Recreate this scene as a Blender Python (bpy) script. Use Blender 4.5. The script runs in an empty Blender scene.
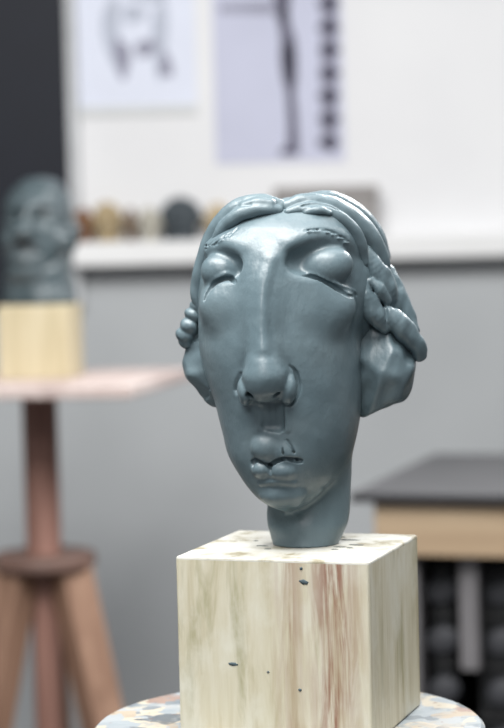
import bpy, bmesh, math, random
import numpy as np
from mathutils import Vector, Matrix

random.seed(4)
SC = bpy.context.scene
COL = SC.collection
VOX = 0.95            # sculpting resolution of the clay head

# ------------------------------------------------------------------ camera
F = 2000.0
PITCH = math.atan(116.0 / F)
ROLL = math.radians(1.4)
CAM = Vector((0, 0, 1.35))
_fw = Vector((0, math.cos(PITCH), -math.sin(PITCH)))
_r0 = Vector((1, 0, 0))
_u0 = Vector((0, math.sin(PITCH), math.cos(PITCH)))
RX = _r0 * math.cos(ROLL) - _u0 * math.sin(ROLL)
UP = _r0 * math.sin(ROLL) + _u0 * math.cos(ROLL)
D0 = 1.507
S = D0 / F

def at(u, v, depth):
    return CAM + depth * (_fw + RX * ((u - 252) / F) - UP * ((v - 364) / F))

def on_plane(u, v, z):
    d = _fw + RX * ((u - 252) / F) - UP * ((v - 364) / F)
    return CAM + d * ((z - CAM.z) / d.z)

def on_wall(u, v, y):
    d = _fw + RX * ((u - 252) / F) - UP * ((v - 364) / F)
    return CAM + d * (y / d.y)

cam_data = bpy.data.cameras.new('camera')
cam = bpy.data.objects.new('camera', cam_data)
COL.objects.link(cam)
m = Matrix((RX, UP, -_fw)).transposed().to_4x4()
m.translation = CAM
cam.matrix_world = m
cam_data.sensor_fit = 'VERTICAL'
cam_data.sensor_height = 36.0
cam_data.lens = F / 728 * 36.0
cam_data.clip_start = 0.05
cam_data.dof.use_dof = True
cam_data.dof.focus_distance = 1.455
cam_data.dof.aperture_fstop = (cam_data.lens / 1000) / 0.0205
SC.camera = cam

# ------------------------------------------------------------------ materials
class MatB:
    def __init__(s, name, rough=.5, spec=.5, color=None):
        s.m = bpy.data.materials.new(name); s.m.use_nodes = True
        s.nt = s.m.node_tree
        s.b = s.nt.nodes['Principled BSDF']
        s.b.inputs['Roughness'].default_value = rough
        s.b.inputs['Specular IOR Level'].default_value = spec
        if color: s.b.inputs['Base Color'].default_value = (*color, 1)
    def n(s, t, **kw):
        nd = s.nt.nodes.new(t)
        for k, v in kw.items():
            if k in nd.inputs: nd.inputs[k].default_value = v
            else: setattr(nd, k, v)
        return nd
    def l(s, a, b): s.nt.links.new(a, b)
    def coords(s, scale=(1, 1, 1), rot=(0, 0, 0), loc=(0, 0, 0)):
        tc = s.n('ShaderNodeTexCoord'); mp = s.n('ShaderNodeMapping')
        mp.inputs['Scale'].default_value = scale
        mp.inputs['Rotation'].default_value = rot
        mp.inputs['Location'].default_value = loc
        s.l(tc.outputs['Object'], mp.inputs['Vector']); return mp.outputs[0]
    def noise(s, vec, scale, detail=4, rough=.5, dist=0.):
        nz = s.n('ShaderNodeTexNoise'); nz.inputs['Scale'].default_value = scale
        nz.inputs['Detail'].default_value = detail; nz.inputs['Roughness'].default_value = rough
        nz.inputs['Distortion'].default_value = dist
        s.l(vec, nz.inputs['Vector']); return nz.outputs['Fac']
    def ramp(s, fac, stops):
        r = s.n('ShaderNodeValToRGB'); e = r.color_ramp.elements
        while len(e) < len(stops): e.new(.5)
        for i, (p, c) in enumerate(stops):
            e[i].position = p; e[i].color = (*c, 1) if len(c) == 3 else c
        s.l(fac, r.inputs[0]); return r.outputs[0]
    def mix(s, fac, a, b, mode='MIX'):
        x = s.n('ShaderNodeMix', data_type='RGBA', blend_type=mode)
        for v, k in ((fac, 0), (a, 6), (b, 7)):
            if hasattr(v, 'links'): s.l(v, x.inputs[k])
            else: x.inputs[k].default_value = v if k == 0 else (*v, 1)
        return x.outputs[2]
    def math(s, op, a, b=0., c=0.):
        x = s.n('ShaderNodeMath', operation=op)
        for i, v in enumerate((a, b, c)):
            if hasattr(v, 'links'): s.l(v, x.inputs[i])
            else: x.inputs[i].default_value = v
        return x.outputs[0]
    def col(s, c): s.l(c, s.b.inputs['Base Color'])
    def bump(s, h, dist, strength=1.):
        b = s.n('ShaderNodeBump'); b.inputs['Strength'].default_value = strength
        b.inputs['Distance'].default_value = dist
        s.l(h, b.inputs['Height']); s.l(b.outputs[0], s.b.inputs['Normal'])

def lin(r, g, b):
    f = lambda c: (c / 255 / 12.92) if c <= 10 else ((c / 255 + .055) / 1.055) ** 2.4
    return (f(r), f(g), f(b))

def plain(name, rgb, rough=.6, spec=.4, var=.12, scale=14, stretch=(1, 1, 1)):
    M = MatB(name, rough, spec); c = lin(*rgb)
    n_ = M.noise(M.coords(stretch), scale, 5)
    M.col(M.ramp(n_, [(.3, tuple(x * (1 - var) for x in c)), (.7, tuple(min(1, x * (1 + var)) for x in c))]))
    return M.m

def clay_material(name, base, dark, light):
    M = MatB(name, .34, .58)
    v = M.coords()
    n1 = M.noise(v, 22, 5, .6)
    c = M.ramp(n1, [(.3, lin(*dark)), (.5, lin(*base)), (.74, lin(*light))])
    n4 = M.noise(M.coords((1, 1, 1), (0, 0, 0), (3, 1, 2)), 55, 3, .5)
    c = M.mix(M.ramp(n4, [(.63, (0, 0, 0)), (.72, (.35, .35, .35))]), c, lin(*light))
    M.col(c)
    n2 = M.noise(v, 75, 3, .5)
    n3 = M.noise(M.coords((1, 1, .55), (0.3, .5, .2)), 210, 4, .6)
    h = M.math('ADD', M.math('MULTIPLY', n2, .6), M.math('MULTIPLY', n3, .5))
    M.bump(h, .0011, .8)
    r = M.math('MULTIPLY_ADD', n1, .22, .26)
    M.l(r, M.b.inputs['Roughness'])
    return M.m

CLAY = clay_material('blue_grey_clay', (94, 111, 118), (85, 102, 109), (105, 121, 127))
CLAY_DARK = clay_material('dark_green_grey_clay', (66, 78, 82), (54, 66, 70), (86, 94, 98))

def pine_material():
    M = MatB('painted_pine', .55, .35)
    tc = M.n('ShaderNodeTexCoord'); sep = M.n('ShaderNodeSeparateXYZ')
    M.l(tc.outputs['Object'], sep.inputs[0])
    v = M.coords((1, 1, .09))
    g1 = M.noise(v, 90, 6, .6, .4)
    base = M.ramp(g1, [(.28, lin(176, 167, 140)), (.5, lin(195, 189, 167)), (.72, lin(207, 203, 187))])
    # olive staining in the grain
    g2 = M.noise(M.coords((1, 1, .16), (0, 0, 0), (.3, .1, .7)), 42, 5, .62, .6)
    base = M.mix(M.ramp(g2, [(.52, (0, 0, 0)), (.7, (.75, .75, .75))]), base, lin(146, 142, 108))
    # white worn paint patches
    g3 = M.noise(M.coords((1, 1, .6), (0, 0, 0), (1.3, .4, .2)), 24, 5, .6)
    base = M.mix(M.ramp(g3, [(.5, (0, 0, 0)), (.66, (.8, .8, .8))]), base, lin(208, 206, 192))
    # red-brown streaks in a band of the front face
    g4 = M.noise(M.coords((1, 1, .07), (0, 0, 0), (.9, .2, .1)), 125, 6, .65, .8)
    band = M.math('SUBTRACT', 1., M.math('MULTIPLY', M.math('ABSOLUTE', M.math('SUBTRACT', sep.outputs['X'], .047)), 38.))
    band = M.math('MAXIMUM', band, 0.)
    band2 = M.math('SUBTRACT', 1., M.math('MULTIPLY', M.math('ABSOLUTE', M.math('SUBTRACT', sep.outputs['X'], .014)), 60.))
    band = M.math('MAXIMUM', band, M.math('MULTIPLY', M.math('MAXIMUM', band2, 0.), .55))
    side = M.math('LESS_THAN', sep.outputs['Y'], -bd / 2 + .002)
    st = M.math('MULTIPLY', M.math('MULTIPLY', M.ramp(g4, [(.38, (0, 0, 0)), (.58, (1, 1, 1))]), band), side)
    patch = M.ramp(M.noise(M.coords((1, 1, .5), (0, 0, 0), (.2, .2, 1.4)), 26, 3), [(.34, (.25, .25, .25)), (.56, (1, 1, 1))])
    st = M.math('MULTIPLY', st, patch)
    base = M.mix(st, base, lin(124, 72, 48))
    # the top is painted off-white with faint dirt
    topm = M.math('GREATER_THAN', sep.outputs['Z'], .1315)
    g5 = M.noise(M.coords((1, 1, 1), (0, 0, 0), (.5, .5, .5)), 40, 6, .65)
    top = M.ramp(g5, [(.36, lin(136, 129, 106)), (.47, lin(178, 176, 166)), (.7, lin(196, 196, 190))])
    base = M.mix(topm, base, top)
    M.col(base)
    M.bump(M.math('ADD', g1, M.math('MULTIPLY', g4, .4)), .0008, .6)
    return M.m
def wood(name, a, b, c, stretch=(1, 1, .08), scale=60, rough=.55):
    M = MatB(name, rough, .35)
    n1 = M.noise(M.coords(stretch), scale, 6, .6, .5)
    M.col(M.ramp(n1, [(.3, lin(*a)), (.5, lin(*b)), (.72, lin(*c))]))
    M.bump(n1, .0008, .5)
    return M.m
PINE_PALE = wood('pale_pine', (170, 157, 126), (186, 174, 144), (198, 188, 162), (1, 1, .06), 60)
RED_WOOD = wood('reddish_brown_wood', (116, 84, 74), (142, 107, 96), (162, 126, 114))
TAN_WOOD = wood('tan_brown_wood', (116, 89, 73), (140, 110, 92), (158, 128, 108))
HUB_WOOD = wood('dark_brown_wood', (72, 54, 48), (96, 74, 66), (116, 92, 82), (.3, 1, 1), 30)
TOP_WOOD = wood('worn_pinkish_wood', (164, 146, 141), (188, 172, 167), (210, 198, 193), (.1, 1, 1), 30)
BENCH_WOOD = wood('pale_bench_wood', (152, 130, 106), (168, 146, 120), (180, 160, 134), (.05, 1, 1), 40)

def splatter_material():
    M = MatB('paint_splattered_board', .45, .45)
    v = M.coords()
    n1 = M.noise(v, 26, 6, .62, .8)
    base = M.ramp(n1, [(.32, lin(70, 78, 86)), (.44, lin(110, 119, 125)), (.55, lin(144, 149, 150)), (.68, lin(166, 152, 132))])
    vo = M.n('ShaderNodeTexVoronoi'); vo.inputs['Scale'].default_value = 46
    warp = M.n('ShaderNodeTexNoise'); warp.inputs['Scale'].default_value = 30
    M.l(v, warp.inputs['Vector'])
    vm = M.n('ShaderNodeVectorMath', operation='MULTIPLY_ADD'); M.l(warp.outputs['Color'], vm.inputs[0])
    vm.inputs[1].default_value = (.05, .05, .05); M.l(v, vm.inputs[2]); M.l(vm.outputs[0], vo.inputs['Vector'])
    sepc = M.n('ShaderNodeSeparateColor'); M.l(vo.outputs['Color'], sepc.inputs[0])
    patch = M.ramp(sepc.outputs[0], [(0, lin(142, 150, 155)), (.2, lin(164, 148, 126)), (.3, lin(104, 112, 118)), (.42, lin(182, 172, 152)),
                                     (.6, lin(138, 110, 94)), (.64, lin(152, 157, 160)), (.8, lin(74, 82, 88)), (.88, lin(186, 184, 178))])
    for e in M.nt.nodes:
        if e.type == 'VALTORGB' and len(e.color_ramp.elements) == 8: e.color_ramp.interpolation = 'CONSTANT'
    msk = M.ramp(M.noise(M.coords((1, 1, 1), (0, 0, 0), (2, 0, 1)), 30, 4, .6), [(.38, (0, 0, 0)), (.47, (.8, .8, .8))])
    c = M.mix(msk, base, patch)
    d = M.ramp(M.noise(M.coords((1, 1, 1), (0, 0, 0), (4, 0, 1)), 90, 4, .6), [(.62, (0, 0, 0)), (.68, (.8, .8, .8))])
    c = M.mix(d, c, lin(120, 96, 82))
    M.col(c); M.bump(n1, .001, .6)
    return M.m
SPLAT = splatter_material()

# ------------------------------------------------------------------ mesh helpers
def link(name, me, mat, parent=None, smooth=True):
    o = bpy.data.objects.new(name, me); COL.objects.link(o)
    if mat: me.materials.append(mat)
    if smooth and len(me.polygons):
        me.polygons.foreach_set('use_smooth', np.ones(len(me.polygons), bool))
    if parent: o.parent = parent
    return o

def from_bm(name, bm, mat, parent=None, smooth=False, loc=None, rz=0):
    bmesh.ops.recalc_face_normals(bm, faces=bm.faces[:])
    me = bpy.data.meshes.new(name); bm.to_mesh(me); bm.free()
    o = link(name, me, mat, parent, smooth)
    if loc is not None: o.location = loc
    o.rotation_euler.z = rz
    return o

def bm_box(bm, lo, hi, bevel=0., seg=2):
    r = bmesh.ops.create_cube(bm, size=1)
    for v in r['verts']:
        v.co = Vector([lo[i] + (v.co[i] + .5) * (hi[i] - lo[i]) for i in range(3)])
    if bevel:
        es = list({e for v in r['verts'] for e in v.link_edges})
        bmesh.ops.bevel(bm, geom=es, offset=bevel, segments=seg, affect='EDGES', profile=.5)

def box(name, lo, hi, mat, parent=None, bevel=.002, loc=None, rz=0):
    bm = bmesh.new(); bm_box(bm, lo, hi, bevel)
    return from_bm(name, bm, mat, parent, False, loc, rz)

def lathe(name, prof, mat, parent=None, n=48, loc=None, smooth=True):
    bm = bmesh.new(); rings = []
    for r, z in prof:
        rings.append([bm.verts.new((r * math.cos(2 * math.pi * i / n), r * math.sin(2 * math.pi * i / n), z)) for i in range(n)])
    for a, b in zip(rings, rings[1:]):
        for i in range(n):
            bm.faces.new((a[i], a[(i + 1) % n], b[(i + 1) % n], b[i]))
    bm.faces.new(rings[0][::-1]); bm.faces.new(rings[-1])
    o = from_bm(name, bm, mat, parent, smooth, loc)
    md = o.modifiers.new('edges', 'EDGE_SPLIT'); md.split_angle = math.radians(40)
    return o

def beam(name, a, b, w, d, mat, parent=None, bevel=.003, spin=0.):
    """square bar from a to b"""
    a, b = Vector(a), Vector(b); L = (b - a).length
    bm = bmesh.new(); bm_box(bm, (-w / 2, -d / 2, 0), (w / 2, d / 2, L), bevel)
    q = (b - a).to_track_quat('Z', 'Y')
    bm.transform(Matrix.Translation(a) @ q.to_matrix().to_4x4() @ Matrix.Rotation(spin, 4, 'Z'))
    return from_bm(name, bm, mat, parent)

def tag(o, label, cat, group=None):
    o['label'] = label; o['category'] = cat
    if group: o['group'] = group
    return o

def thing(name, label, cat, loc=(0, 0, 0), rz=0, group=None):
    o = bpy.data.objects.new(name, None); COL.objects.link(o)
    o.location = loc; o.rotation_euler.z = rz; o.empty_display_size = .05
    return tag(o, label, cat, group)

# ------------------------------------------------------------------ clay sculpting: signed distance field + surface nets
class Sculpt:
    """Distance field on a grid whose axes follow the world; units are small clay units (U metres each)."""
    def __init__(s, lo, hi, h, origin, unit, depth0):
        s.h = h; s.lo = np.array(lo, np.float32)
        s.n = np.ceil((np.array(hi) - np.array(lo)) / h).astype(int) + 1
        s.F = np.full(s.n, 60., np.float32)
        s.ax = [s.lo[i] + h * np.arange(s.n[i], dtype=np.float32) for i in range(3)]
        s.origin = origin; s.unit = unit; s.depth0 = depth0
    def p(s, u, v, d):                       # local point; d counts towards the camera
        return np.array((at(float(u), float(v), float(s.depth0 - d * s.unit)) - s.origin) / s.unit, np.float64)
    def win(s, lo, hi):
        a = [max(0, int((lo[i] - s.lo[i]) / s.h)) for i in range(3)]
        b = [min(int(s.n[i]), int((hi[i] - s.lo[i]) / s.h) + 2) for i in range(3)]
        sl = tuple(slice(a[i], max(b[i], a[i] + 1)) for i in range(3))
        g = np.meshgrid(*[s.ax[i][sl[i]] for i in range(3)], indexing='ij', sparse=True)
        return sl, g
    def comb(s, sl, D, k, op):
        A = s.F[sl]
        if op == 'sub': D = -D; A = -A; 
        if op == 'add' or op == 'sub':
            B = D
            if op == 'sub':
                # max(F, -D) = -min(-F, D)
                B = -D
            h = np.maximum(k - np.abs(A - B), 0) / max(k, 1e-3)
            R = np.minimum(A, B) - h * h * k * .25
            s.F[sl] = -R if op == 'sub' else R
    def ell(s, c, r, k=4, op='add', rot=None):
        """ellipsoid; r = (across, depth, height); rot = (about vertical, about view axis) degrees"""
        c = np.array(c); m_ = max(r) + k + 6
        sl, g = s.win(c - m_, c + m_)
        X, Y, Z = g[0] - c[0], g[1] - c[1], g[2] - c[2]
        if rot:
            a, b = math.radians(rot[0]), math.radians(rot[1])
            X, Y = X * math.cos(a) + Y * math.sin(a), -X * math.sin(a) + Y * math.cos(a)
            X, Z = X * math.cos(b) + Z * math.sin(b), -X * math.sin(b) + Z * math.cos(b)
        k0 = np.sqrt((X / r[0]) ** 2 + (Y / r[1]) ** 2 + (Z / r[2]) ** 2)
        k1 = np.sqrt((X / r[0] ** 2) ** 2 + (Y / r[1] ** 2) ** 2 + (Z / r[2] ** 2) ** 2) + 1e-9
        s.comb(sl, (k0 * (k0 - 1) / k1).astype(np.float32), k, op)
    def chain(s, pts, rad, k=3, op='add', sub=4, flat=1.0):
        """tube through points with varying radius (points get a smooth spline first)"""
        P = np.array(pts, float); R = np.array(rad, float)
        if sub > 1 and len(P) > 2:
            PP = np.vstack([2 * P[0] - P[1], P, 2 * P[-1] - P[-2]]); RR = np.concatenate([[R[0]], R, [R[-1]]])
            o, q = [], []
            for i in range(1, len(PP) - 2):
                for t in np.linspace(0, 1, sub, endpoint=False):
                    f = lambda a, b, c, d: .5 * (2 * b + (c - a) * t + (2 * a - 5 * b + 4 * c - d) * t * t + (3 * b - a - 3 * c + d) * t ** 3)
                    o.append(f(PP[i - 1], PP[i], PP[i + 1], PP[i + 2])); q.append(f(RR[i - 1], RR[i], RR[i + 1], RR[i + 2]))
            o.append(P[-1]); q.append(R[-1]); P = np.array(o); R = np.array(q)
        m_ = R.max() + k + 6
        sl, g = s.win(P.min(0) - m_, P.max(0) + m_)
        D = None
        for i in range(len(P) - 1):
            a, ba = P[i], P[i + 1] - P[i]; bb = max(ba @ ba, 1e-6)
            px, py, pz = g[0] - a[0], g[1] - a[1], g[2] - a[2]
            t = np.clip((px * ba[0] + py * ba[1] + pz * ba[2]) / bb, 0, 1)
            d = np.sqrt((px - t * ba[0]) ** 2 + (py - t * ba[1]) ** 2 + (pz - t * ba[2]) ** 2) - (R[i] + t * (R[i + 1] - R[i]))
            D = d if D is None else np.minimum(D, d)
        s.comb(sl, D.astype(np.float32), k, op)
    def loft(s, rows, yaw, k=4, n=2.0):
        """rows: v, left, right, depth half, depth centre -> smooth stacked ellipses"""
        c = np.array([s.p((l + r) / 2, v, dc) for v, l, r, b, dc in rows])
        hw = np.array([(r - l) / 2 * (s.depth0 - dc * s.unit) / F / s.unit for v, l, r, b, dc in rows])
        bb = np.array([b for *_, b, dc in rows], float)
        cy, sy = math.cos(yaw), math.sin(yaw)
        bb = np.minimum(bb, hw / max(abs(sy), 1e-3) * .8)
        aa = np.sqrt(np.maximum(hw ** 2 - (bb * sy) ** 2, (hw * .4) ** 2)) / cy
        o = np.argsort(c[:, 2]); c, aa, bb = c[o], aa[o], bb[o]
        m_ = max(aa.max(), bb.max()) + 10
        sl, g = s.win((c[:, 0].min() - m_, c[:, 1].min() - m_, c[0, 2] - 8), (c[:, 0].max() + m_, c[:, 1].max() + m_, c[-1, 2] + 8))
        z = g[2]
        zs = c[:, 2]; hs = np.diff(zs)
        def I(q):                            # monotone cubic through the rows
            dl = np.diff(q) / hs; m_ = np.zeros(len(q)); m_[0], m_[-1] = dl[0], dl[-1]
            w1, w2 = 2 * hs[1:] + hs[:-1], hs[1:] + 2 * hs[:-1]
            ok = dl[:-1] * dl[1:] > 0
            a_, b_ = np.where(ok, dl[:-1], 1), np.where(ok, dl[1:], 1)
            m_[1:-1] = np.where(ok, (w1 + w2) / (w1 / a_ + w2 / b_), 0)
            zc = np.clip(z, zs[0], zs[-1]); i = np.clip(np.searchsorted(zs, zc, side='right') - 1, 0, len(hs) - 1)
            t = (zc - zs[i]) / hs[i]; H_ = hs[i]
            return (2 * t ** 3 - 3 * t ** 2 + 1) * q[i] + (t ** 3 - 2 * t ** 2 + t) * H_ * m_[i] + (3 * t ** 2 - 2 * t ** 3) * q[i + 1] + (t ** 3 - t ** 2) * H_ * m_[i + 1]
        X, Y = g[0] - I(c[:, 0]), g[1] - I(c[:, 1])
        X, Y = X * cy + Y * sy, -X * sy + Y * cy
        A, B = I(aa), I(bb)
        f = ((np.abs(X) / A) ** n + (np.abs(Y) / B) ** n) ** (1 / n) - 1
        f = f * np.minimum(A, B)
        f = np.maximum(f, np.maximum(z - c[-1, 2], c[0, 2] - z) + np.zeros_like(f))
        gr = np.gradient(f, s.h)
        f = f / np.maximum(np.sqrt(gr[0] ** 2 + gr[1] ** 2 + gr[2] ** 2), .35)
        s.comb(sl, f.astype(np.float32), k, 'add')
    def surf(s, u, v, off=0.):
        """point where the ray through (u, v) first meets the clay, moved off units towards the camera"""
        for d in np.arange(150, -120, -s.h * .5):
            q = s.p(u, v, d); i = np.round((q - s.lo) / s.h).astype(int)
            if (i >= 0).all() and (i < s.n).all() and s.F[tuple(i)] < 0:
                return s.p(u, v, d + off)
        return s.p(u, v, off)
    def cut_below(s, z):
        D = (z - s.ax[2])[None, None, :]
        s.F = np.maximum(s.F, D.astype(np.float32))
    def lumps(s, amp, wl, seed=0):
        r = np.random.RandomState(seed)
        g = np.meshgrid(*s.ax, indexing='ij', sparse=True)
        acc = 0
        for i in range(6):
            w = r.normal(size=3); w = w / np.linalg.norm(w) * 2 * math.pi / (wl * r.uniform(.7, 1.4))
            acc = acc + np.sin(g[0] * w[0] + g[1] * w[1] + g[2] * w[2] + r.uniform(0, 6.28))
        s.F = s.F + (amp * acc / 2.4).astype(np.float32)
    def facets(s, c, R, planes):
        """flatten with knife cuts: planes = (nx, ny, nz, dist) through centre c inside radius R"""
        c = np.array(c); sl, g = s.win(c - R, c + R)
        fade = np.maximum(np.sqrt((g[0] - c[0]) ** 2 + (g[1] - c[1]) ** 2 + (g[2] - c[2]) ** 2) - .65 * R, 0) * 1.6
        for nx, ny, nz, d in planes:
            L = math.sqrt(nx * nx + ny * ny + nz * nz)
            D = ((g[0] - c[0]) * nx + (g[1] - c[1]) * ny + (g[2] - c[2]) * nz) / L - d - fade
            A = s.F[sl]; k = 2.5
            h = np.maximum(k - np.abs(A - D), 0) / k
            s.F[sl] = np.maximum(A, D) + h * h * k * .25
    def mesh(s, name):
        Fd = s.F; ins = Fd < 0
        nx, ny, nz = Fd.shape
        cnt = np.zeros((nx - 1, ny - 1, nz - 1), np.int8)
        for i in (0, 1):
            for j in (0, 1):
                for k in (0, 1):
                    cnt += ins[i:nx - 1 + i, j:ny - 1 + j, k:nz - 1 + k]
        act = (cnt > 0) & (cnt < 8)
        idx = np.full(act.shape, -1, np.int64); cells = np.argwhere(act)
        idx[act] = np.arange(len(cells))
        acc = np.zeros((len(cells), 3)); w = np.zeros(len(cells))
        cor = [(i, j, k) for i in (0, 1) for j in (0, 1) for k in (0, 1)]
        val = {c: Fd[cells[:, 0] + c[0], cells[:, 1] + c[1], cells[:, 2] + c[2]] for c in cor}
        for a in cor:
            for b in cor:
                if a < b and sum(abs(a[i] - b[i]) for i in range(3)) == 1:
                    va, vb = val[a], val[b]; mk = (va < 0) != (vb < 0)
                    t = np.where(mk, va / np.where(mk, va - vb, 1), 0)
                    pt = np.array(a) + t[:, None] * (np.array(b) - np.array(a))
                    acc[mk] += pt[mk]; w[mk] += 1
        V = (cells + acc / np.maximum(w, 1)[:, None]) * s.h + s.lo
        quads = []
        for axn in range(3):
            o1, o2 = [(1, 2), (2, 0), (0, 1)][axn]
            sa = [slice(1, -1)] * 3; sa[axn] = slice(0, -1)
            sb = [slice(1, -1)] * 3; sb[axn] = slice(1, None)
            A, B = ins[tuple(sa)], ins[tuple(sb)]
            for flip, mk in ((False, A & ~B), (True, ~A & B)):
                e = np.argwhere(mk)
                if not len(e): continue
                e = e + 1; e[:, axn] -= 1
                d1 = np.zeros(3, int); d1[o1] = 1; d2 = np.zeros(3, int); d2[o2] = 1
                q = [idx[tuple((e - x).T)] for x in (d1 * 0, d1, d1 + d2, d2)]
                q = np.stack(q, 1)
                quads.append(q[:, ::-1] if flip else q)
        Q = np.concatenate(quads); Q = Q[(Q >= 0).all(1)]
        # one light relaxation removes grid terracing
        E = np.vstack([Q[:, [0, 1]], Q[:, [1, 2]], Q[:, [2, 3]], Q[:, [3, 0]]])
        for lam in (.5, -.3, .35):
            sm = np.zeros_like(V); c = np.zeros(len(V))
            for a_, b_ in ((0, 1), (1, 0)):
                for ax_ in range(3): sm[:, ax_] += np.bincount(E[:, a_], V[E[:, b_], ax_], len(V))
                c += np.bincount(E[:, a_], minlength=len(V))
            V = V + lam * (sm / np.maximum(c, 1)[:, None] - V)
        V = V * s.unit
        me = bpy.data.meshes.new(name)
        me.vertices.add(len(V)); me.vertices.foreach_set('co', V.astype(np.float32).ravel())
        me.loops.add(Q.size); me.loops.foreach_set('vertex_index', Q.astype(np.int32).ravel())
        me.polygons.add(len(Q)); me.polygons.foreach_set('loop_start', np.arange(0, Q.size, 4, dtype=np.int32))
        me.polygons.foreach_set('loop_total', np.full(len(Q), 4, np.int32))
        me.update(calc_edges=True); me.validate()
        return me

# ------------------------------------------------------------------ wooden block under the head
BLOCK_TOP = at(298.5, 545.7, D0).z
BLOCK_H = 0.134
DISC_Z = BLOCK_TOP - BLOCK_H

def project(p):
    q = p - CAM; w_ = q.dot(_fw)
    return 252 + F * q.dot(RX) / w_, 364 - F * q.dot(UP) / w_
_corners = ((177, 557.5, 2), (367, 561, 2), (418.5, 534, 5), (231.5, 531, .6))
def _err(a):
    e = 0
    for (sx, sy), (u, v, w_) in zip(((-1, -1), (1, -1), (1, 1), (-1, 1)), _corners):
        x, y = sx * a[2] / 2, sy * a[3] / 2
        q = project(Vector((a[0] + x * math.cos(a[4]) - y * math.sin(a[4]), a[1] + x * math.sin(a[4]) + y * math.cos(a[4]), BLOCK_TOP)))
        e += w_ * ((q[0] - u) ** 2 + (q[1] - v) ** 2)
    return e
_c = sum((on_plane(u, v, BLOCK_TOP) for u, v, _ in _corners), Vector()) / 4
fit = [_c.x, _c.y, .148, .14, math.radians(-15)]; _st = [.01, .01, .01, .01, .06]; _e = _err(fit)
for _ in range(200):
    for i in range(5):
        for sg in (1, -1):
            a = list(fit); a[i] += sg * _st[i]
            if _err(a) < _e: fit, _e = a, _err(a); break
        else: _st[i] *= .7
bc = Vector((fit[0], fit[1], BLOCK_TOP)); bw, bd, brz = fit[2:]
print('block', fit, _e, DISC_Z)
PINE = pine_material()
block = thing('wooden_block', 'cream painted pine block with brown streaks under the blue-grey clay head', 'block', (bc.x, bc.y, DISC_Z), brz)
bm = bmesh.new(); bm_box(bm, (-bw / 2, -bd / 2, 0), (bw / 2, bd / 2, BLOCK_H), .0022, 3)
blk = from_bm('body', bm, PINE, block)
inv = Matrix.Rotation(-brz, 4, 'Z') @ Matrix.Translation((-bc.x, -bc.y, -DISC_Z))
SPECK = plain('dark_clay_speck', (70, 84, 90), .6)
def speck(u, v, r, flat, tilt, top=False):
    if top:
        q = inv @ on_plane(u, v, BLOCK_TOP)
    else:
        ray = (on_plane(u, v, BLOCK_TOP - .05) - CAM); o_, d_ = inv @ CAM, inv.to_3x3() @ ray
        t = (-bd / 2 - o_.y) / d_.y; q = o_ + d_ * t
    bm = bmesh.new(); bmesh.ops.create_icosphere(bm, subdivisions=2, radius=1)
    for vv in bm.verts:
        n_ = 1 + .25 * math.sin(vv.co.x * 5 + u) * math.cos(vv.co.z * 4 + v)
        if top: vv.co = Vector((vv.co.x * r * n_, vv.co.y * r * flat * n_, vv.co.z * .0007))
        else:
            x, z = vv.co.x * r * n_, vv.co.z * r * flat * n_
            vv.co = Vector((x * math.cos(tilt) - z * math.sin(tilt), vv.co.y * .0006, x * math.sin(tilt) + z * math.cos(tilt)))
    o = from_bm('clay_speck', bm, SPECK, block, True, q)
    o['label'] = 'dark clay speck'
for a in ((304, 582, .0036, .5, -.3), (233, 664, .0038, .35, 0), (300, 690, .0014, .8, 0), (268, 672, .0011, .7, 0), (301, 560.5 + 8, .0012, 1, 0)): speck(*a)
SPECK = plain('grey_clay_smear', (112, 116, 112), .7)
for a in ((348, 540, .0085, .3), (356, 545, .006, .3), (340, 547, .005, .4), (350, 548, .003, .5), (262, 546, .005, .4), (268, 549, .003, .6), (256, 541, .002, .8), (335, 549.5, .003, .5), (341, 537, .004, .5)): speck(a[0], a[1], a[2], a[3], 0, True)

# ------------------------------------------------------------------ the clay head
DH = D0 + 8 * S
HO = at(304, 540, DH); HO.z = BLOCK_TOP
def head_sculpt(ulo, uhi, vlo, vhi, dlo, dhi, h=VOX):
    t = Sculpt((0, 0, 0), (1, 1, 1), 1, HO, S, DH)
    c = np.array([t.p(u, v, d) for u in (ulo, uhi) for v in (vlo, vhi) for d in (dlo, dhi)])
    return Sculpt(c.min(0), c.max(0), h, HO, S, DH)

head = thing('clay_bust', 'large blue-grey clay head with closed eyes and a long nose on the block', 'sculpture', HO)
H = head_sculpt(180, 402, 188, 550, -150, 140)
YAW = math.radians(-18)
face_rows = [(203, 258, 330, 20, 18), (208, 236, 342, 34, 16), (216, 222, 350, 50, 12), (230, 210, 356, 68, 8), (250, 203, 360, 79, 5), (275, 200, 360, 84, 4),
             (300, 199, 359, 86, 4), (340, 200, 360, 87, 4), (370, 206, 361, 85, 4), (400, 216, 361, 81, 4), (430, 223.5, 358, 76, 4),
             (450, 228.5, 353, 72, 4), (470, 239, 344, 66, 4), (485, 249, 333, 58, 5), (497, 261, 320, 48, 6), (504, 272, 309, 36, 8), (508.5, 283, 299, 20, 10), (510, 287, 295, 8, 12)]
H.loft(face_rows, YAW, 2, 2.15)
H.ell(H.p(302, 287, -35), (84, 100, 86), 8)
# neck
neck_rows = [(430, 290, 352, 40, -22), (460, 278, 352, 40, -22), (485, 270, 351, 38, -20), (508, 267, 350, 37, -16), (522, 267.5, 348, 36, -12), (535, 270.5, 343, 34, -9), (543, 273, 339, 32, -6), (553, 274.5, 337.5, 31, -4)]
H.loft(neck_rows, 0, 7, 2.0)
Q = H.surf
# brow masses and the flat forehead
H.chain([Q(212, 249, -7), Q(228, 244, -7), Q(248, 248, -8)], [8, 9, 7], 8)
H.chain([Q(288, 245, -8), Q(312, 236, -7), Q(338, 238, -8), Q(352, 249, -9)], [8, 9, 9, 6], 8)
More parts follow.
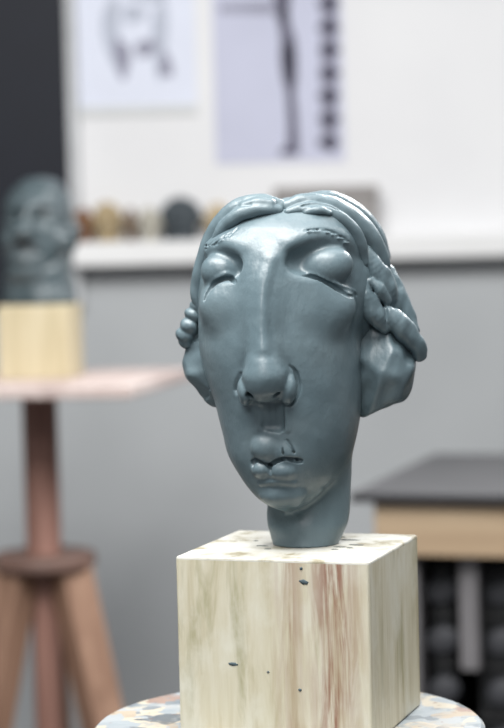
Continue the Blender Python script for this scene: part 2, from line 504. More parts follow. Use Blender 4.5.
# eye sockets
cl, cr = Q(224, 268, 4), Q(318, 260, 4)
H.ell(Q(222, 266, 5), (22, 12, 14), 9, 'sub', (0, -10))
H.ell(Q(320, 259, 5), (34, 13.5, 15), 10, 'sub', (0, 6))
# root of the nose and ridge
n0 = [Q(268, 264, -15), Q(263.5, 285, -9), Q(262, 310, -5), Q(262, 335, -2), Q(263.5, 356, 2)]
H.chain([Q(243, 268, -14), Q(243, 262, -12)], [9, 9], 6)
H.chain(n0, [14, 16, 16, 15.5, 16], 14)
H.chain([Q(270, 262, -5), Q(264, 283, -3.0), Q(262, 310, -2.6), Q(262, 335, -2.8), Q(263, 350, -4)], [6, 5.2, 4.9, 5.2, 5.6], 6)
# cheeks come forward under the eyes
H.ell(Q(224, 306, -16.5), (22, 16, 18), 20)
H.ell(Q(322, 308, -16.5), (32, 16, 22), 20)
# eyelids
H.ell(Q(221.5, 272, -6), (20.5, 16, 18), 4, 'add', (0, -14))
H.ell(Q(327, 267, -6), (26, 18, 20), 4, 'add', (0, 10))
# slits under the lids
H.chain([Q(217, 277.5, -.6), Q(226, 273.5, -.4), Q(233, 275, -.8)], [1.6, 2.0, 1.4], 2)
H.chain([Q(334, 282, -.4), Q(344, 287.5, 0), Q(355, 291.5, 0)], [1.8, 2.2, 1.4], 1.5)
H.chain([Q(205, 300, -1), Q(208, 293, -2), Q(214, 285.5, -3), Q(223, 280, -3), Q(231, 279.5, -3), Q(235, 282, -1)], [1.6, 2.7, 3.3, 3.4, 3.5, 1.8], .8, 'sub')
H.chain([Q(303.5, 275.5, -1), Q(310, 277.5, -3), Q(320, 280.5, -3), Q(330, 285.5, -2.8), Q(340, 291.5, -2), Q(350, 296, -1), Q(357, 295, -.5)], [1.8, 3.4, 3.35, 3.1, 2.5, 1.8, 1], .8, 'sub')
# nose bulb, wings, nostrils
tip = Q(265, 372, 7)
tip = Q(264, 370, 14)
def nz(u, v, back): return H.p(u, v, 0) * [1, 0, 1] + tip * [0, 1, 0] + [0, back, 0]
H.ell(nz(264, 371, 21), (22, 22, 18.5), 7)
H.ell(nz(263, 360, 21), (14.5, 18, 13), 7)
H.ell(nz(265, 381, 23), (20, 19, 12.5), 6)
H.ell(nz(265, 391, 38), (14, 22, 8), 8)
H.ell(nz(286, 384, 29), (9.5, 17, 15.5), 3, 'add', (0, -8))
H.ell(nz(244.5, 386, 29), (7, 15, 13.5), 3, 'add', (0, 6))
H.chain([Q(249.5, 395.5, 1), Q(251, 392, -10)], [3.8, 3.5], 1.2, 'sub')
H.chain([Q(277, 396.5, 1), Q(276.5, 391, -7)], [3.4, 3], 2, 'sub')
H.chain([Q(290, 366, 0), Q(295.5, 372, -.8), Q(297.8, 384, -1.4), Q(296, 396, -1.4), Q(290, 405, -.8), Q(285, 407, 0)], [1.0, 2.2, 2.9, 2.9, 2.4, 1.0], 1.2, 'sub')
H.chain([Q(241, 374, 0), Q(237, 383, -.3), Q(236.5, 392, -.3), Q(239, 399, 0)], [.8, 1.4, 1.4, .8], 3, 'sub')
# philtrum: a flat sunken plane
for uu in (266, 272, 278): H.chain([Q(uu, 406, 3.2), Q(uu, 426, 3.2)], [6.8, 6.8], 1.5, 'sub')
H.chain([Q(258, 408, -1), Q(258.5, 418, -1), Q(259, 428, -1)], [2, 2.2, 2], 2.5)
H.chain([Q(287, 408, -1.4), Q(288, 420, -1.4), Q(288, 430, -1.4)], [2, 2.2, 2], 3)
# lips
H.ell(Q(287, 451, -8), (13, 11, 11), 5, 'add', (0, -20))
H.ell(Q(267, 446.5, -8), (16, 13.5, 14.5), 2.5)
H.ell(Q(262, 469, -6.5), (10.5, 11, 9), 3)
H.ell(Q(283, 470, -7.5), (16, 12, 11), 3)
H.chain([Q(252.5, 465.5, -1), Q(254.5, 461.5, -1.5), Q(258, 459.5, -1.8), Q(264, 463, -1.8), Q(270.5, 465, -2), Q(277, 460.5, -2), Q(286, 458, -2), Q(295, 459.5, -2), Q(300.5, 461, -1.5)],
        [2.0, 3.2, 2.7, 2.6, 3.1, 2.7, 2.8, 3.3, 2.6], .8, 'sub')
H.chain([Q(270.5, 464, -2), Q(270.5, 469, -1), Q(270, 475, -.2)], [2.4, 2.2, 1.2], .8, 'sub', 1)
H.chain([Q(283.4, 460, -2), Q(283.2, 453, -.5), Q(282.6, 448, -.1)], [1.7, 1.5, 1.0], .8, 'sub', 1)
H.chain([Q(287, 440, -.1), Q(290, 445, -.4), Q(293, 451, -.5), Q(297, 460, -1.5)], [1.0, 1.4, 1.5, 1.5], .8, 'sub', 1)
# chin
H.chain([Q(261, 483, -1.5), Q(277, 481.5, -1.0), Q(294, 482.5, -1.6)], [2.4, 3, 2.4], 3)
H.ell(Q(283, 494, -9), (22, 13, 12), 6)
H.chain([Q(296, 504, -2.5), Q(308, 499, -2.5), Q(320, 489, -3)], [2.5, 2.8, 2], 6)
# eyebrow scratches
rr = np.random.RandomState(3)
for i in range(11):
    t = i / 10; u = 204 + 31 * t; v = 247 - 15 * t + rr.uniform(-2, 2)
    H.chain([Q(u - 2.5, v + 3, -.1), Q(u + 2.5, v - 2, 0)], [1.1, .9], .6, 'sub', 1)
    if i % 2: H.chain([Q(u - 1, v + 1.5, .4), Q(u + 3, v - 1, .2)], [1.0, .9], .8, 'add', 1)
for i in range(14):
    t = i / 13; u = 308 + 39 * t; v = 230 - 2 * math.sin(t * 3) + 11 * t * t + rr.uniform(-1.5, 1.5)
    H.chain([Q(u - 3, v - 1 + 1.5 * (1 - t), .2), Q(u + 3, v + 1.5 * t, .4)], [1.0, .8], .8, 'sub', 1)
    if i % 2: H.chain([Q(u - 3, v + 2, .4), Q(u + 2, v + 2, .2)], [1.1, .9], .8, 'add', 1)
H.lumps(.16, 30, 2)
H.cut_below(0.25)
face = link('head_and_neck', H.mesh('head_and_neck'), CLAY, head)
del H

def hair(name, label, region, build, lump=.35, seed=1, wl=16):
    T = head_sculpt(*region)
    build(T); T.lumps(lump, wl, seed)
    o = link(name, T.mesh(name), CLAY, head)
    if label: o['label'] = label
    return o

def cap(T):
    T.ell(T.p(303, 286, -40), (89, 98, 91.5), 2)
    for i, (ou, ov, dd) in enumerate(((0, 0, 0), (5, -4, -16), (8, -7, -34), (9, -8, -54))):   # combed strands over the crown
        T.chain([T.p(292 + ou, 205 + ov * .6, 38 + dd), T.p(320 + ou, 205 + ov, 30 + dd), T.p(346 + ou, 217 + ov, 16 + dd), T.p(366 + ou, 238 + ov, 2 + dd), T.p(379 + ou * .7, 264 + ov, -8 + dd)], [6, 7, 7.5, 7.5, 6], 2.5)
hair('hair_cap', 'smooth combed clay hair over the back of the skull', (195, 405, 185, 390, -150, 70), cap, .3, 5, 22)

def left_crown(T):
    T.chain([T.p(281, 206, 48), T.p(264, 202.5, 47), T.p(243, 206, 42), T.p(225, 219, 36), T.p(212, 238, 29), T.p(203.5, 260, 25), T.p(198, 280, 21), T.p(196.5, 297, 18), T.p(200, 312, 16)],
            [6, 8.5, 9.5, 9.5, 8.5, 7.5, 7, 6, 4], 3)
    T.chain([T.p(279, 210, 55), T.p(260, 209.5, 56), T.p(241, 214, 53), T.p(224, 227, 47), T.p(212, 245, 40)], [4.5, 6.5, 7.5, 6.5, 3.5], 2)
    T.chain([T.p(271, 203.5, 55), T.p(256, 202.5, 55), T.p(243, 205, 52)], [4.5, 5, 3], 2.5)
    T.chain([T.p(250, 204.5, 60), T.p(238, 206, 57), T.p(226, 212.5, 52)], [1.4, 1.8, 1.2], 1.5, 'sub')
    T.chain([T.p(240, 212, 63), T.p(228, 221.5, 59), T.p(218, 233, 52)], [1.1, 1.5, 1.1], 1.5, 'sub')
hair('hair_swath', 'swept clay hair left of the parting', (182, 290, 188, 325, -5, 80), left_crown)

def right_crown(T):
    T.chain([T.p(286, 206.5, 48), T.p(303, 202, 46), T.p(326, 205, 40), T.p(349, 217, 29), T.p(368, 237, 16), T.p(379, 259, 6), T.p(384, 275, 0)], [6, 8.5, 9.5, 11, 12, 10.5, 8], 3)
    T.chain([T.p(288, 212, 57), T.p(308, 208.5, 56), T.p(330, 213, 51), T.p(348, 226, 43), T.p(359, 243, 34), T.p(364, 262, 27)], [4.5, 6.5, 7.5, 8, 7.5, 5], 2)
    T.chain([T.p(306, 213, 61), T.p(318, 210, 62), T.p(329, 213, 60)], [3, 4.5, 2.5], 2)
    T.chain([T.p(302, 206.5, 61), T.p(316, 203.5, 60), T.p(332, 206.5, 55), T.p(350, 217, 46)], [1.3, 1.7, 1.6, 1.1], 1.5, 'sub')
hair('hair_swath', 'swept clay hair right of the parting', (278, 400, 186, 290, -25, 80), right_crown)

def right_lock(T):
    T.ell(T.p(382, 312, -14), (22, 24, 34), 3, 'add', (0, -28))
    T.chain([T.p(366, 250, 22), T.p(371, 263, 20), T.p(379, 277, 14), T.p(385, 292, 8), T.p(388, 304, 4)], [6, 10, 13, 13, 8], 2)
    T.chain([T.p(388, 272, -8), T.p(396, 292, -8), T.p(405, 314, -9), T.p(412, 330, -9)], [8, 10, 10, 8], 3)
    T.chain([T.p(363, 276, 24), T.p(365.5, 294, 25), T.p(373, 312, 21), T.p(385, 326, 14)], [6, 9, 11, 8], 1.5)
    T.chain([T.p(388, 314, 16), T.p(398, 323, 13), T.p(409, 336, 7), T.p(418, 348, 1), T.p(420, 355, -2)], [9, 12, 11, 9, 7], 1.5)
    T.chain([T.p(370, 281, 28), T.p(379, 289, 26), T.p(387, 301, 18)], [3.5, 6, 5], 1.5)
    T.chain([T.p(384, 303, 22), T.p(386, 312, 24), T.p(384, 322, 22)], [1, 2, 1.2], 1.5, 'sub')
    T.chain([T.p(402, 313, 18), T.p(405, 324, 19), T.p(402, 334, 18)], [.8, 1.5, .8], 1.5, 'sub')
    T.facets(T.p(394, 320, 14), 12, [(-.2, -1, .5, 9)])
    T.facets(T.p(372, 304, 20), 12, [(-.3, -1, -.1, 7.5), (.8, -.8, .3, 8.5)])
    T.facets(T.p(379, 278, 13), 15, [(-.4, -1, .15, 10)])
hair('hair_lock', 'twisted clay side lock above the right bun', (352, 432, 245, 372, -45, 50), right_lock, .5, 3, 14)

def right_bun(T):
    T.ell(T.p(383, 367, -8), (33, 36, 35), 3)
    T.ell(T.p(376, 342, -4), (20, 26, 18), 6)
    T.ell(T.p(399, 346, -14), (16, 22, 18), 6)
    T.ell(T.p(371, 393, -6), (17, 28, 27), 8, 'add', (0, -24))
    T.ell(T.p(386, 382, -10), (27, 30, 27), 6)
    c = T.p(384, 370, -8)
    T.facets(c, 90, [(-.35, -1, .45, 31), (.5, -1, .1, 31), (.1, -1, -.5, 31), (.95, -.4, -.55, 31), (-.75, -.8, -.2, 29), (.8, -.5, .5, 31), (.45, -.2, -1, 35)])
hair('hair_bun', 'faceted clay bun at the right cheek', (340, 425, 322, 425, -60, 45), right_bun, .8, 7, 20)

def left_coil(T):
    T.chain([T.p(203, 284, 12), T.p(201, 296, 12), T.p(199, 305, 10)], [5, 5.5, 4], 2)
    T.ell(T.p(197.5, 306, 12), (8, 9, 6.5), 2.2, 'add', (0, -25))
    T.ell(T.p(193.5, 315, 10), (9.5, 10, 7), 2.2, 'add', (0, -25))
    T.ell(T.p(189.5, 326, 8), (10, 11, 8.5), 2.2, 'add', (0, -30))
    T.ell(T.p(185, 335, 4), (10, 11, 8), 2.2, 'add', (0, -25))
    T.ell(T.p(186, 343, 0), (8, 10, 5.5), 2.2, 'add', (0, -20))
    T.ell(T.p(198, 330, -4), (10, 12, 22), 2)
hair('hair_coil', 'small coiled clay curl by the left cheek', (168, 215, 276, 356, -25, 32), left_coil, .3, 8, 12)

def left_bun(T):
    T.ell(T.p(207, 362, -8), (24, 32, 30), 3)
    T.ell(T.p(214, 384, -8), (17, 26, 24), 6, 'add', (0, 20))
    c = T.p(205, 366, -8)
    T.facets(c, 50, [(-.8, -1, .3, 23), (-.6, -.6, -.75, 24.5), (-.2, -1, -.25, 26)])
hair('hair_bun', 'faceted clay bun at the left cheek', (174, 240, 322, 420, -60, 40), left_bun, .8, 9, 20)

# ------------------------------------------------------------------ modelling stands
def stand(root, top_builder, z_top, hub_z, post_r, hub_w, leg_w, foot_r, mats, leg_angles):
    """wooden sculptor's stand: post, hub board and splayed square legs down to the floor"""
    top_builder(root)
    lathe('post', [(post_r, -.30 if False else hub_z - z_top + 0.0), (post_r, -.02)], mats[0], root)
    zt = hub_z - z_top
    lathe('hub_board', [(hub_w * .48, zt - .022), (hub_w * .5, zt - .019), (hub_w * .5, zt - .004), (hub_w * .48, zt)], HUB_WOOD, root)
    lathe('screw_shaft', [(post_r * .8, hub_z - z_top - .42), (post_r * .8, hub_z - z_top - .022)], mats[0], root)
    for i, a in enumerate(leg_angles):
        c, s_ = math.cos(a), math.sin(a)
        z0 = hub_z - z_top - .022
        beam('leg', (c * (foot_r), s_ * (foot_r), -z_top + .012), (c * hub_w * .28, s_ * hub_w * .28, z0 + .004), leg_w, leg_w, mats[1], root, .004, a)
    zb = -z_top + .28
    rr_ = hub_w * .28 + (foot_r - hub_w * .28) * (1 - (zb + z_top) / (hub_z - .03))
    for i, a in enumerate(leg_angles):
        b = leg_angles[(i + 1) % len(leg_angles)]
        beam('stretcher', (rr_ * math.cos(a), rr_ * math.sin(a), zb), (rr_ * math.cos(b), rr_ * math.sin(b), zb), .03, .02, mats[1], root, .002)

dc_ = on_plane(288, 724, DISC_Z)
front = thing('modelling_stand', 'paint-splattered round modelling stand under the cream block', 'stand', (dc_.x, dc_.y, DISC_Z))
RD = 196 * (dc_ - CAM).dot(_fw) / F
def round_top(root):
    lathe('turntable_top', [(RD - .003, -.024), (RD, -.021), (RD, -.003), (RD - .003, 0)], SPLAT, root, 96)
    lathe('turntable_plate', [(.07, -.045), (.07, -.024)], plain('dark_steel', (70, 72, 75), .4), root)
stand(front, round_top, DISC_Z, DISC_Z - .33, .024, .17, .04, .30, (RED_WOOD, TAN_WOOD), [math.radians(x) for x in (90, 210, 330)])

DL = 3.0
lt = at(40, 384, DL); LZ = lt.z

_near = on_plane(131, 385, LZ); LA = math.radians(79); LSIDE = .405
_d = Vector((math.cos(LA), math.sin(LA), 0)); _q = Vector((-_d.y, _d.x, 0))
pc = _near + (_d + _q) * LSIDE / 2
left = thing('modelling_stand', 'reddish-brown wooden stand with square top, carrying the dark bald head', 'stand', (pc.x, pc.y, LZ))
def square_top(root):
    o = box('table_top', (-LSIDE / 2, -LSIDE / 2, -.02), (LSIDE / 2, LSIDE / 2, 0), TOP_WOOD, root, .003)
    o.rotation_euler.z = LA
stand(left, square_top, LZ, .874, .028, .165, .055, .235, (RED_WOOD, TAN_WOOD), [math.radians(x) for x in (-28, 92, 208)])

# ------------------------------------------------------------------ the bald head behind
DLH = (pc - CAM).dot(_fw)
U2 = DLH / F
lb = at(41, 372, DLH); 
lbl = thing('wooden_block', 'pale yellowish pine block under the dark bald head', 'block', (on_wall(42, 380, pc.y).x, pc.y, LZ), math.radians(-6))
lbh = .073 * DLH / F * 1000
bm = bmesh.new(); bm_box(bm, (-.057, -.055, 0), (.057, .055, lbh), .003)
from_bm('body', bm, PINE_PALE, lbl)
O2 = at(40, 306, DLH); O2.y = pc.y; O2.z = LZ + lbh
bald = thing('clay_bust', 'dark green-grey bald clay head on the pale block at the left', 'sculpture', O2)
class S2(Sculpt): pass
tmp = Sculpt((0, 0, 0), (1, 1, 1), 1, O2, U2, DLH)
cc = np.array([tmp.p(u, v, d) for u in (-8, 86) for v in (170, 314) for d in (-62, 66)])
B = Sculpt(cc.min(0), cc.max(0), 1.3, O2, U2, DLH)
B.loft([(177, 33, 47, 8, 0), (180, 24, 56, 20, 0), (188, 14, 64, 34, 0), (200, 7.5, 70, 44, 0), (218, 5, 72, 48, 0), (245, 5, 72, 47, 0), (268, 6, 71, 42, 0),
        (285, 4, 74, 38, 0), (298, 2, 77, 38, 0), (312, 2, 78, 38, 0)], math.radians(-14), 3, 2.1)
b = B.surf
B.ell(b(14, 216, 3), (9, 9, 8), 4, 'sub'); B.ell(b(48, 216, 4), (14, 10, 9), 5, 'sub')
B.chain([b(8, 205, -3), b(24, 208, -1), b(40, 204, -1), b(60, 208, -4)], [4, 5, 5, 4], 5)
B.ell(b(15, 217, -2), (6.5, 6, 5.5), 2); B.ell(b(47, 217, -2), (9, 6, 6), 2)
B.chain([b(28, 208, 0), b(25, 220, 4), b(22, 231, 7)], [5, 6, 8], 6)
B.ell(b(22, 233, -2), (10, 9, 8), 4)
B.ell(b(60, 241, -2), (12, 8, 10), 8); B.ell(b(9, 240, -4), (7, 7, 9), 6)
B.chain([b(11, 250, 0), b(20, 247, 0), b(32, 250, 0), b(42, 255, 0)], [2, 3.4, 3, 1.5], 2, 'sub')
B.ell(b(23, 259, -3), (13, 8, 6), 4)
B.ell(b(25, 273, -5), (16, 9, 8), 6)
B.chain([b(44, 268, 0), b(56, 262, 0), b(68, 250, 0)], [2, 3, 2], 4, 'sub')
B.chain([b(72, 222, -2), b(76, 232, -2), b(73, 246, -3)], [4, 5, 4], 2)
B.lumps(.5, 24, 3); B.cut_below(.15)
link('head_and_collar', B.mesh('head_and_collar'), CLAY_DARK, bald)
del B

# ------------------------------------------------------------------ the room
WY = 4.0
def struct(o): o['kind'] = 'structure'; return o
M = MatB('painted_wall', .85, .2)
tc = M.n('ShaderNodeTexCoord'); sp = M.n('ShaderNodeSeparateXYZ'); M.l(tc.outputs['Object'], sp.inputs[0])
nz = M.noise(M.coords(), 3, 4)
up_c = M.ramp(nz, [(.3, lin(222, 222, 224)), (.7, lin(230, 230, 231))])
lo_c = M.ramp(nz, [(.3, lin(171, 174, 176)), (.7, lin(179, 182, 184))])
M.col(M.mix(M.math('GREATER_THAN', sp.outputs['Z'], 1.33), lo_c, up_c))
WALL = M.m
struct(box('wall_back', (-3.2, WY, 0), (3.2, WY + .12, 3.2), WALL, None, 0))
struct(box('floor', (-3.2, -3.2, -.1), (3.2, WY + .12, 0), plain('grey_concrete_floor', (96, 96, 98), .6, .4, .1, 5), None, 0))

# shelf ledge
SHD = .075
sl, sr = on_wall(72, 243, WY - SHD), on_wall(504, 235, WY - SHD)
ztop, zbot = at(252, 238.6, WY - SHD).z, at(252, 262.5, WY - SHD).z
SHELF = plain('white_shelf_paint', (226, 226, 226), .4, .5, .02)
shelf = thing('wall_shelf', 'long white ledge shelf along the back wall', 'shelf', (0, WY, zbot))
box('board', (sl.x, -SHD, 0), (1.6, 0, ztop - zbot), SHELF, shelf, .004)

# dark navy board at the left of the wall
NAVY = plain('dark_navy_board_paint', (17, 21, 32), .6, .3, .08)
TRIM = plain('grey_white_trim', (188, 190, 192), .6)
e0 = on_wall(73, 100, WY - .035).x
zb = on_wall(4, 306, WY - .035).z
board = thing('wall_board', 'large dark navy board on the wall behind the bald head', 'board', (e0, WY, zb))
box('panel', (-1.5, -.03, 0), (-.012, 0, 1.6), NAVY, board, .002)
box('edge_strip', (-.012, -.036, -.004), (.006, 0, 1.6), TRIM, board, .002)

# sheets of paper on the wall
def sheet(name, label, cat, u0, u1, v1, h, mat, lean=0.):
    a, b2 = on_wall(u0, v1, WY), on_wall(u1, v1, WY)
    r = thing(name, label, cat, ((a.x + b2.x) / 2, WY, (a.z + b2.z) / 2))
    w = b2.x - a.x
    box('paper', (-w / 2, -.0022, 0), (w / 2, -.0006, h), mat, r, 0)
    return r, w
PAPER = plain('white_paper', (219, 223, 236), .8, .2, .02)
LAV = plain('lavender_paper', (196, 198, 216), .8, .2, .05, 5)
INK = plain('dark_ink', (44, 44, 54), .8, .2); INKG = plain('grey_ink', (150, 150, 166), .8, .2); INKL = plain('pale_pencil', (182, 187, 200), .8, .2, .05)
INKM = plain('mid_grey_ink', (98, 96, 112), .8, .2)
def blot(name, root, pts, mat, y0=-.0028, th=.0006):
    bm = bmesh.new(); vs = [bm.verts.new((x, y0, z)) for x, z in pts]
    f = bm.faces.new(vs); r = bmesh.ops.extrude_face_region(bm, geom=[f])
    bmesh.ops.translate(bm, verts=[g for g in r['geom'] if isinstance(g, bmesh.types.BMVert)], vec=(0, th, 0))
    return from_bm(name, bm, mat, root)
PX = WY / F                 # metres per photo pixel on the wall
draw, dw = sheet('hanging_paper', 'white paper sheet with faint grey pencil drawing on the wall', 'paper', 79, 197, 106, .62, PAPER)
def oval(cx, cz, rx, rz, n=20, wob=.0, a=0., seed=0):
    r = random.Random(seed); ph = r.uniform(0, 6)
    o = []
    for i in range(n):
        t = 2 * math.pi * i / n; k = 1 + wob * math.sin(3 * t + ph)
        x, z = rx * k * math.cos(t), rz * k * math.sin(t)
        o.append((cx + x * math.cos(a) - z * math.sin(a), cz + x * math.sin(a) + z * math.cos(a)))
    return o
def wp(root, u, v):
    q = on_wall(u, v, WY); return q.x - root.location.x, q.z - root.location.z
for i, (u, v, ru, rv, a) in enumerate(((112, 30, 9, 34, .0), (122, 58, 8, 20, .1), (160, 38, 8, 38, -.05), (146, 48, 11, 8, .3), (134, 14, 12, 9, 0), (166, 66, 7, 12, .1), (150, -8, 20, 10, 0))):
    x, z = wp(draw, u, v); blot('pencil_mark', draw, oval(x, z, ru * PX, rv * PX, 20, .15, a, i), (INKL, INKG)[i in (1, 3, 5)], -.0028 - i * .00012)
box('bottom_strip', (-dw / 2, -.005, -.018), (dw / 2, -.0008, .0), plain('grey_white_paper', (206, 208, 208), .8, .2, .03), draw, .0005)  # thin strip along the lower edge, slightly greyer than the sheet

poster, pw = sheet('hanging_poster', 'lavender poster of a standing dark figure beside a bone column', 'poster', 216, 345, 162.5, .62, LAV)
def poly(pts): return [wp(poster, u, v) for u, v in pts]
blot('figure', poster, poly([(270, -60), (290, -60), (294, -30), (291, -4), (289, 12), (290, 24), (295, 38), (297, 56), (297, 78), (295, 92), (297, 112), (298, 130), (299, 148), (299, 155),
      (283, 156), (278, 152), (287, 146), (288, 128), (287, 108), (286, 92), (282, 76), (280, 58), (281, 40), (279, 24), (275, 14), (274, 4), (268, -30)]), INKM)
blot('figure_arm', poster, poly([(219, 4), (248, 3), (276, 2), (280, 10), (276, 14), (248, 13), (219, 13)]), INKG, -.0031)
blot('figure_shadow', poster, poly([(279, 6), (286, 2), (287, 20), (282, 26)]), INK, -.0034)
blot('figure_shadow', poster, poly([(284, 44), (292, 42), (294, 60), (293, 82), (290, 92), (286, 76), (284, 60)]), INK, -.0034)
blot('bone_column', poster, poly([(320, -80), (336, -80), (337, 40), (336, 148), (322, 148), (321, 40)]), INKG, -.0028)
for k in range(9):
    v = 143 - 23.2 * k
    x, z = wp(poster, 329, v); blot('vertebra', poster, oval(x, z, 10.5 * PX, 7.8 * PX, 18, .12, 0, k), INKM, -.0034)
    blot('vertebra_shadow', poster, oval(x, z, 4.6 * PX, 4.6 * PX, 14, .1, .4, k), INK, -.0040)

# things on the ledge
SD = WY - .037
def ledge(u): q = on_wall(u, 240, SD); return (q.x, SD, ztop)
def clay_study(label, u, w_px, h_px, rgb, seed, name='clay_study', cat='sculpture', group=None):
    k = SD / F; w, h = w_px * k, h_px * k
    r = thing(name, label, cat, ledge(u), random.Random(seed).uniform(-.3, .3), group)
    T = Sculpt((-30, -30, -4), (30, 30, 70), 1.6, Vector((0, 0, 0)), 1, 1)
    R = random.Random(seed)
    T.ell((0, 0, 36), (20, 20, 26), 2)                       # skull
    T.ell((0, -6, 20), (15, 14, 16), 5)                       # jaw
    T.chain([(0, 2, 0), (0, 2, 18)], [17, 14], 4, 'add', 1)
    T.ell((-8, -20, 38), (6, 6, 4), 3, 'sub'); T.ell((8, -20, 38), (6, 6, 4), 3, 'sub')
    T.chain([(0, -20, 40), (0, -24, 28)], [3, 5], 3, 'add', 1)
    T.chain([(-6, -20, 18), (6, -20, 18)], [2, 2], 2, 'sub', 1)
    T.ell((-20, 2, 32), (3, 5, 7), 2); T.ell((20, 2, 32), (3, 5, 7), 2)
    T.lumps(.8, 20, seed); T.cut_below(.4)
    me = T.mesh('study')
    for v in me.vertices: v.co = (v.co.x * w / 42, v.co.y * min(w, .062) / 46, v.co.z * h / 62)
    link('small_head', me, plain('clay_%d' % seed, rgb, .6, .3, .12, 30), r)
    return r
for a in (('small brown clay head at the left end of the ledge', 84, 20, 35, (120, 86, 62), 1),
          ('small beige clay head between the brown and the whitish heads', 108, 31, 40, (168, 150, 118), 2),
          ('small brownish clay head just right of the beige one', 131, 13, 34, (118, 100, 82), 6),
          ('small whitish clay head beside the dark grey one', 150, 24, 34, (180, 176, 164), 3),
          ('wide dark grey clay head on the white ledge', 181, 42, 44, (70, 77, 82), 4),
          ('small tan clay head nearest the large head on the ledge', 218, 26, 36, (190, 172, 140), 5)): clay_study(*a)
xl, xr = on_wall(276, 232, SD).x, on_wall(377, 232, SD).x
bxh = 50 * SD / F
tub = thing('storage_box', 'grey-brown box on the ledge behind the large head', 'box', ((xl + xr) / 2, SD, ztop))
GB = plain('grey_brown_card', (150, 146, 144), .7, .3, .06)
hw_ = (xr - xl) / 2
box('body', (-hw_, -.03, 0), (hw_, .03, bxh - .022), GB, tub, .004)
box('lid', (-hw_ - .003, -.033, bxh - .022), (hw_ + .003, .033, bxh), GB, tub, .004)

# ------------------------------------------------------------------ workbench at the right
BNZ = at(430, 496.5, 2.9).z
c0 = on_plane(350, 493, BNZ)
ba = math.radians(-18)
bench = thing('workbench', 'pale wooden workbench with dark grey top at the right', 'workbench', (c0.x, c0.y, BNZ), ba)
DARKTOP = plain('dark_grey_worktop', (78, 78, 80), .5, .4, .08, 10)
BL_, BD_ = 1.3, .56
EDGE = plain('black_edge_band', (40, 40, 43), .5)
box('edge_band', (.001, -.003, -.0138), (BL_ - .001, .0005, -.0006), EDGE, bench, .001)
box('worktop', (0, 0, -.014), (BL_, BD_, 0), DARKTOP, bench, .003)
box('apron', (.032, .015, -.094), (BL_ - .032, .04, -.0145), BENCH_WOOD, bench, .002)
box('apron', (.045, BD_ - .04, -.094), (BL_ - .045, BD_ - .015, -.0145), BENCH_WOOD, bench, .002)
box('apron', (.045, .04, -.094), (.07, BD_ - .04, -.0145), BENCH_WOOD, bench, .002)
box('apron', (BL_ - .07, .04, -.094), (BL_ - .045, BD_ - .04, -.0145), BENCH_WOOD, bench, .002)
GREY = plain('grey_leg_paint', (112, 110, 112), .5)
BLACK = plain('black_panel', (24, 24, 26), .6, .3, .1)
for x, y in ((.05, .045), (BL_ - .09, .045), (.05, BD_ - .085), (BL_ - .09, BD_ - .085)):
    box('leg', (x, y, -BNZ), (x + .04, y + .04, -.094), GREY, bench, .002)
pxm = on_plane(467, 560, BNZ - .094)
_i = Matrix.Rotation(-ba, 4, 'Z'); _ro, _rd = _i @ (CAM - c0), _i @ (pxm - CAM)
lx = (_ro + _rd * ((.05 - _ro.y) / _rd.y)).x
box('upright', (lx - .013, .05, -.27), (lx + .015, .075, -.094), GREY, bench, .002)
box('lower_shelf', (.05, .09, -.52), (BL_ - .05, BD_ - .05, -.50), BLACK, bench, .002)
box('side_panel', (.052, .09, -.50), (.058, BD_ - .09, -.094), BLACK, bench, .001)
box('back_panel', (.05, BD_ - .09, -.50), (BL_ - .05, BD_ - .086, -.094), BLACK, bench, .001)
TRAY = plain('black_tray_plastic', (20, 21, 23), .5, .4, .1); GRIP = plain('dusty_grey_plastic', (62, 63, 67), .6, .3, .2)
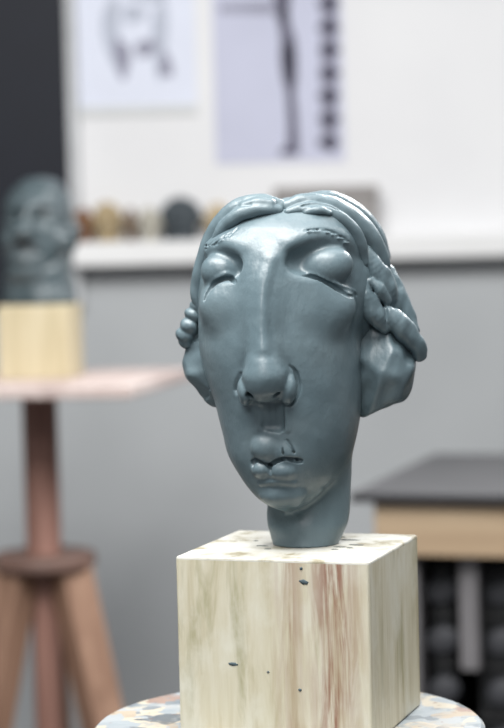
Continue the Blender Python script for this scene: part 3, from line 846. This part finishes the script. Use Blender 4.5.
def tray(x0, k, w, gx, label):
    r = thing('storage_tray', label, 'tray', c0 + Matrix.Rotation(ba, 3, 'Z') @ Vector((x0, .1, -.4995 + k * .0765)), ba, 'black trays under the workbench')
    bm = bmesh.new()
    bm_box(bm, (0, 0, 0), (w, .30, .006), .001)
    for lo, hi in (((0, 0, .006), (w, .006, .07)), ((0, .294, .006), (w, .30, .07)), ((0, .006, .006), (.006, .294, .07)), ((w - .006, .006, .006), (w, .294, .07))):
        bm_box(bm, lo, hi, .001)
    from_bm('body', bm, TRAY, r)
    box('rim', (-.004, -.006, .068), (w + .004, .306, .0755), TRAY, r, .002)
    bm = bmesh.new(); bmesh.ops.create_uvsphere(bm, u_segments=20, v_segments=12, radius=1)
    for v in bm.verts: v.co = Vector((gx + v.co.x * .027, v.co.y * .012, .034 + v.co.z * .023 + v.co.x * .003))
    from_bm('grip', bm, GRIP, r, True)
w1 = lx - .135
names = ['lowest', 'second lowest', 'middle', 'second highest', 'topmost']
for k in range(5):
    tray(.10, k, w1 + .0, w1 * .46, 'black tray under the workbench left of the grey upright, %s of its stack' % names[k])
    tray(lx + .006, k, .16, .036, 'black tray under the workbench right of the grey upright, %s of its stack' % names[k])

# ------------------------------------------------------------------ light
def area(name, loc, target, sx, sy, power, col=(1, 1, 1)):
    l = bpy.data.lights.new(name, 'AREA'); l.shape = 'RECTANGLE'; l.size = sx; l.size_y = sy; l.energy = power; l.color = col
    o = bpy.data.objects.new(name, l); COL.objects.link(o); o.location = loc
    o.rotation_euler = (Vector(target) - Vector(loc)).to_track_quat('-Z', 'Y').to_euler()
    return o
area('ceiling_lamp_front', (-.35, .9, 2.75), (-.02, 1.5, 1.2), 1.6, .8, 74, (1, .99, .97))
area('window_light_front', (-.5, -1.2, 2.9), (0, 2.2, 1.3), .9, .6, 21, (1, 1, 1))
area('window_light_back', (.85, 2.8, 2.25), (.06, 1.5, 1.3), .9, .4, 34, (1, 1, 1))
area('wall_fill_light', (.6, 1.7, 2.7), (.6, 4.0, .6), 3.2, .5, 34, (1, 1, 1))  # added fill that brightens the back wall, not a real fixture
w = bpy.data.worlds.new('world'); SC.world = w; w.use_nodes = True
bg = w.node_tree.nodes['Background']; bg.inputs[0].default_value = (.93, .97, 1, 1); bg.inputs[1].default_value = .19

vs = SC.view_settings
SC.display_settings.display_device = 'sRGB'
vs.view_transform = 'Standard'; vs.look = 'None'; vs.exposure = 0.12; vs.gamma = 1.0; vs.use_curve_mapping = False
